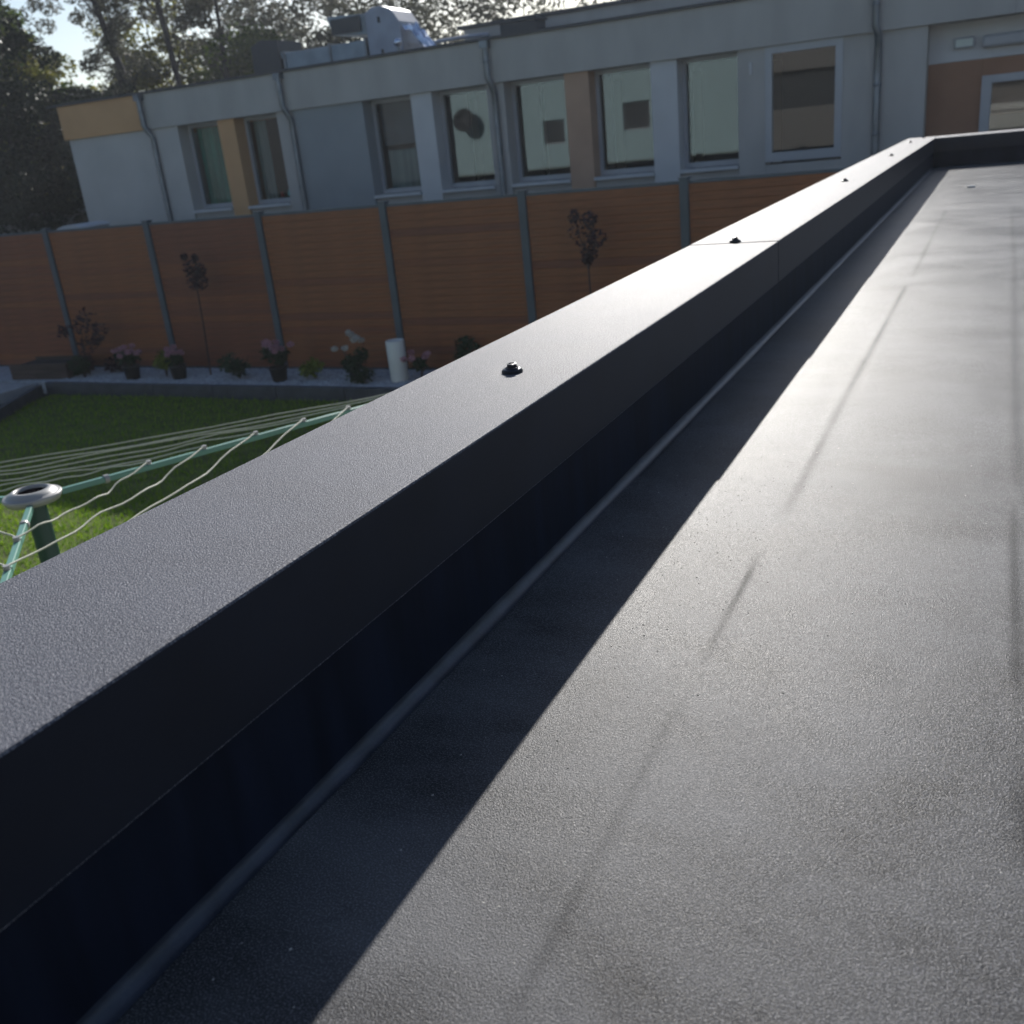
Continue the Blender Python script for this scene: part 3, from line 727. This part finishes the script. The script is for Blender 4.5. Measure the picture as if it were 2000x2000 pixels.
# thin saplings with small crowns
def sapling(name, label, x, y, ht, blobs, n, size, lm=m_lred, lean=0.0):
    t = thing(name, label, 'sapling', (x, y, BED))
    q = MB(); q.tube([(0, 0, 0), (lean * .5 + .01, 0, ht * .5), (lean, 0, ht)], [.014, .011, .008], 7); tr = q.build('trunk', m_bark2, t)
    for (bx_, bz_, br) in blobs:
        q = MB(); q.tube([(lean * .9, 0, ht * .92), (lean + (bx_ - lean) * .6, .02, ht + (bz_ - ht) * .5), (bx_, 0, bz_)], [.007, .005, .003], 5); q.build('branch', m_bark2, t)
    q = MB(); q.noflip = True
    for (bx_, bz_, br) in blobs: leaf_cloud(q, (bx_, 0, bz_), br, n // len(blobs), size, 1.1, .7)
    q.build('crown', lm, t)
sapling('red_leaved_shrub', 'spreading shrub with sparse dark red leaves beside the left fence post', -11.38, 9.55, .42, [(-.28, .62, .10), (.05, .70, .13), (.22, .78, .14), (.42, .62, .13), (.12, .42, .13), (-.05, .2, .12), (.3, .5, .08)], 420, .034)
sapling('ball_tree', 'thin stemmed tree with dark purple crown in front of the second fence panel', -9.22, 9.62, 1.28, [(.10, 1.24, .14), (.04, 1.38, .10), (.18, 1.36, .08), (-.03, 1.52, .04), (.14, 1.50, .04), (.14, 1.20, .10)], 800, .024, lean=.08)
sapling('ball_tree', 'purple crowned tree just above the coping right of the white cylinder', -3.80, 9.62, 1.25, [(.03, 1.36, .10), (-.04, 1.54, .15), (.10, 1.48, .11), (.05, 1.66, .08), (-.12, 1.70, .06), (0, 1.28, .06)], 620, .026, lean=.0)
cyl = thing('white_cylinder', 'white cylindrical post standing in the gravel before the fence', 'planter', (-6.18, 9.45, BED))
q = MB(); q.lathe([(0, 0), (.098, 0), (.104, .01), (.108, .47), (.102, .478), (.092, .478), (.092, .44), (0, .44)], 32); q.build('body', mat('white_planter', (.62, .63, .62), .5, vary=.04), cyl)
lg = thing('planter_box', 'dark wooden planter box at the left end of the gravel bed', 'planter', (-12.0, 9.5, BED), .1)
for k in range(3):
    MB().box(-.55, .45, -.26, -.24, .002 + k * .075, .07 + k * .075).build('board', m_wood, lg); MB().box(-.55, .45, .24, .26, .002 + k * .075, .07 + k * .075).build('board', m_wood, lg)
    MB().box(.452, .47, -.26, .26, .002 + k * .075, .07 + k * .075).build('board', m_wood, lg)
MB().box(-.55, .45, -.238, .238, .0, .18).build('soil', m_bark, lg)
lid = thing('storage_box', 'pale domed lid just showing above the fence beside the building corner', 'storage box', (-13.55, 12.0, G))
q = MB(); q.prism([(-.30, 0), (.30, 0), (.24, 2.0), (-.28, 2.0)], -.3, .3); q.build('body', m_houseg, lid)
q = MB(); q.prism([(-.30, 2.003), (.26, 2.003), (.24, 2.03), (.10, 2.06), (-.10, 2.06), (-.24, 2.03)], -.32, .32); q.build('lid', m_white, lid)

# low wall and trees beyond
gw = thing('boundary_wall', 'low grey blue wall in deep shade beyond the fence at far left', 'wall', (0, 19.5, G))
MB().box(-38, -15.8, 0, .25, 0, 2.0).build('wall_body', m_houseg, gw); MB().box(-38, -15.75, -.04, .29, 2.003, 2.06).build('wall_cap', m_blue, gw)

def make_tree_mesh(seed, ht, cr, nl, leaf, bare=.25, blobs=16, tr=.14, conical=0):
    r_ = random.Random(seed); global rnd
    old = rnd; rnd = r_
    tq = MB(); lx, ly = r_.uniform(-.04, .04) * ht, r_.uniform(-.04, .04) * ht
    pts = [(lx * u * u, ly * u * u, ht * .93 * u) for u in (0, .2, .4, .6, .8, 1)]
    tq.tube(pts, [tr * (1 - .85 * u) for u in (0, .2, .4, .6, .8, 1)], 9)
    cq = MB(); cq.noflip = True
    for i in range(blobs):
        u = bare + (1 - bare) * (i + .5) / blobs
        wid = cr * (math.sin(math.pi * min(1, (u - bare) / (1 - bare) * .85 + .12)) ** .6) * (1 - .45 * conical * (u - bare))
        a = i * 2.4 + r_.uniform(-.5, .5); rr = wid * r_.uniform(.25, .85)
        c = (lx * u * u + rr * math.cos(a), ly * u * u + rr * math.sin(a), ht * u)
        s_ = (lx * u * u * .7, ly * u * u * .7, ht * max(.12, u - .13))
        mid = ((c[0] + s_[0]) / 2, (c[1] + s_[1]) / 2, (c[2] + s_[2]) / 2 + .1)
        tq.tube([s_, mid, c], [tr * .35 * (1.1 - u), tr * .22 * (1.1 - u), .012], 5)
        for k in range(3):
            o_ = Vector((r_.gauss(0, .3), r_.gauss(0, .3), r_.gauss(0, .25))) * cr * .55
            leaf_cloud(cq, (c[0] + o_.x, c[1] + o_.y, c[2] + o_.z), cr * r_.uniform(.16, .34), nl // (blobs * 3), leaf, .7, .5)
    rnd = old
    def tomesh(q, name):
        me = bpy.data.meshes.new(name); me.from_pydata(q.v, [], q.f); me.polygons.foreach_set('use_smooth', q.sm); return me
    return tomesh(tq, 'trunk'), tomesh(cq, 'crown')
kinds = {
 'bushy': [make_tree_mesh(s, 6.0, 2.1, 15000, .085, .10, 22, .12) for s in (1, 2, 3)],
 'tall': [make_tree_mesh(s, 10.0, 2.8, 20000, .095, .15, 28, .17) for s in (4, 5, 6)],
 'pine': [make_tree_mesh(s, 14.0, 2.2, 8000, .085, .55, 16, .17, 1) for s in (7, 8)],
 'airy': [make_tree_mesh(s, 7.0, 2.1, 5200, .07, .22, 24, .09) for s in (9, 10)],
}
def tree(name, kind, i, x, y, sc, lm, label, rz=0, lean=(0, 0), group=None, cat='tree'):
    tm, cm = kinds[kind][i % len(kinds[kind])]
    t = thing(name, label, cat, (x, y, G - .05), rz, group); t.scale = (sc, sc, sc); t.rotation_euler = (lean[1], lean[0], rz)
    for me, nm, m in ((tm, 'trunk', m_bark), (cm, 'crown', lm)):
        o = bpy.data.objects.new(nm, me); C.objects.link(o); o.parent = t
        if not me.materials: me.materials.append(m)
        o.material_slots[0].link = 'OBJECT'; o.material_slots[0].material = m
TG = 'trees beyond the building'
# tall pines whose bare trunks cross the sky
tree('pine_tree', 'pine', 0, -22.7, 24, 1.05, m_leafC, 'thick leaning pine trunk rising behind the orange band', 0, (-.20, 0), TG)
tree('pine_tree', 'pine', 1, -21.75, 24.3, .9, m_leafC, 'dark straight pine trunk right of the thick leaning one', 1, (-.04, 0), TG)
tree('pine_tree', 'pine', 0, -20.9, 24.9, .78, m_leafC, 'slimmer pine trunk close beside the dark straight one', 2.2, (-.03, 0), TG)
tree('pine_tree', 'pine', 1, -25.2, 24.5, .66, m_leafC, 'thin leaning pine trunk left of the thick one', 3, (-.14, 0), TG)
tree('pine_tree', 'pine', 0, -29.4, 26, .75, m_leafC, 'thin pine trunk at the upper left among yellow green leaves', .8, (-.10, 0), TG)
spec = [
 # kind, i, x, y, scale, leaf, label
 ('tall', 0, -24.2, 19.8, .72, m_leafD, 'dark broad tree at the far left edge beyond the wall'),
 ('tall', 1, -27.4, 21.5, .92, m_leafA, 'tall green tree filling the upper left corner'),
 ('bushy', 0, -21.6, 21.0, .78, m_leafD, 'dark low tree hugging the end wall of the building'),
 ('bushy', 1, -24.5, 22.4, .86, m_leafD, 'dark bushy tree behind the low wall'),
 ('bushy', 2, -27.8, 23.4, 1.1, m_leafB, 'yellow green bushy tree left of the thin leaning trunk'),
 ('bushy', 0, -25.6, 27.0, 1.10, m_leafB, 'yellow green tree just behind the thin leaning trunk'),
 ('bushy', 1, -23.2, 27.5, 1.07, m_leafA, 'green bushy tree behind the thick pine trunk'),
 ('bushy', 2, -20.4, 26.0, 1.04, m_leafA, 'green bushy tree between the two dark trunks'),
 ('airy', 0, -24.6, 29.0, 1.25, m_leafC, 'airy tree with sky showing above the orange band'),
 ('airy', 1, -21.0, 29.5, 1.25, m_leafC, 'airy grey green tree behind the dark trunks'),
 ('bushy', 0, -18.0, 25.5, .96, m_leafC, 'grey green rounded tree left of the dark roof box'),
 ('airy', 1, -17.0, 28.0, 1.15, m_leafC, 'tall airy tree above the dark roof box'),
 ('airy', 0, -14.8, 25.0, 1.03, m_leafC, 'airy tree behind the roof duct'),
 ('airy', 1, -13.0, 26.0, 1.0, m_leafC, 'airy tree behind the fan unit'),
 ('airy', 0, -11.2, 25.0, .92, m_leafC, 'airy tree right of the foil cover'),
 ('airy', 1, -8.6, 26.0, .92, m_leafC, 'small airy tree behind the set-back storey'),
 ('bushy', 1, -31.5, 26.0, 1.15, m_leafA, 'green bushy tree at the upper left edge of the view'),
 ('bushy', 2, -31.0, 22.0, .9, m_leafD, 'dark tree at the left edge low beside the wall'),
 ('tall', 2, -34.0, 27.0, .95, m_leafA, 'tall tree beyond the left edge of the view'),
 ('bushy', 2, -22.3, 18.6, .52, m_leafD, 'small dark shrub like tree in front of the low wall'),
 ('airy', 0, -27.0, 28.5, 1.2, m_leafB, 'yellow green tall tree behind the gap left of the thin leaning trunk'),
 ('airy', 1, -23.4, 31.0, 1.2, m_leafC, 'grey green tall tree between the thin and the thick leaning trunks'),
 ('airy', 0, -19.2, 28.5, 1.12, m_leafC, 'grey green bushy tree right of the slim pine trunk'),
 ('airy', 1, -15.6, 27.5, 1.0, m_leafC, 'grey green bushy tree above the long duct'),
 ('bushy', 0, -12.2, 28.0, .78, m_leafC, 'grey green bushy tree right behind the fan unit and foil'),
 ('bushy', 0, -20.0, 19.0, .60, m_leafD, 'small dark tree pressed against the building corner'),
]
for n_, (k, i, x, y, sc, lm, lb) in enumerate(spec):
    tree({'tall': 'broadleaf_tree', 'bushy': 'bushy_tree', 'airy': 'airy_tree'}[k], k, i, x, y, sc, lm, lb, n_ * 1.1, (0, 0), TG)
q = MB(); q.noflip = True
for i in range(110):
    x = -62 + i * .62; c = (x + rnd.gauss(0, .8), 48 + rnd.gauss(0, 2.5), G + rnd.uniform(.8, 4.6) + (1.6 if x < -32 else 0))
    leaf_cloud(q, c, rnd.uniform(1.0, 1.8), 230, .15, .9, .6)
tag(q.build('far_wood', m_leafA), 'far mass of woodland behind the trees and roofs', 'woodland', kind='stuff')

# thin haze added to stand in for the milky veil of lens flare
hm = bpy.data.materials.new('flare_veil'); hm.use_nodes = True; t = hm.node_tree
t.nodes.remove(t.nodes['Principled BSDF'])
pv = t.nodes.new('ShaderNodeVolumePrincipled'); pv.inputs['Density'].default_value = .0009; pv.inputs['Color'].default_value = (.86, .92, 1, 1); pv.inputs['Anisotropy'].default_value = .35
t.links.new(pv.outputs[0], t.nodes['Material Output'].inputs['Volume'])
hb = MB().box(-405, 405, -405, 605, G - 1.05, 14.5).build('haze', hm)
tag(hb, kind='stuff'); hb['label'] = 'thin haze added over the garden and far trees to stand in for lens flare'; hb['category'] = 'haze'
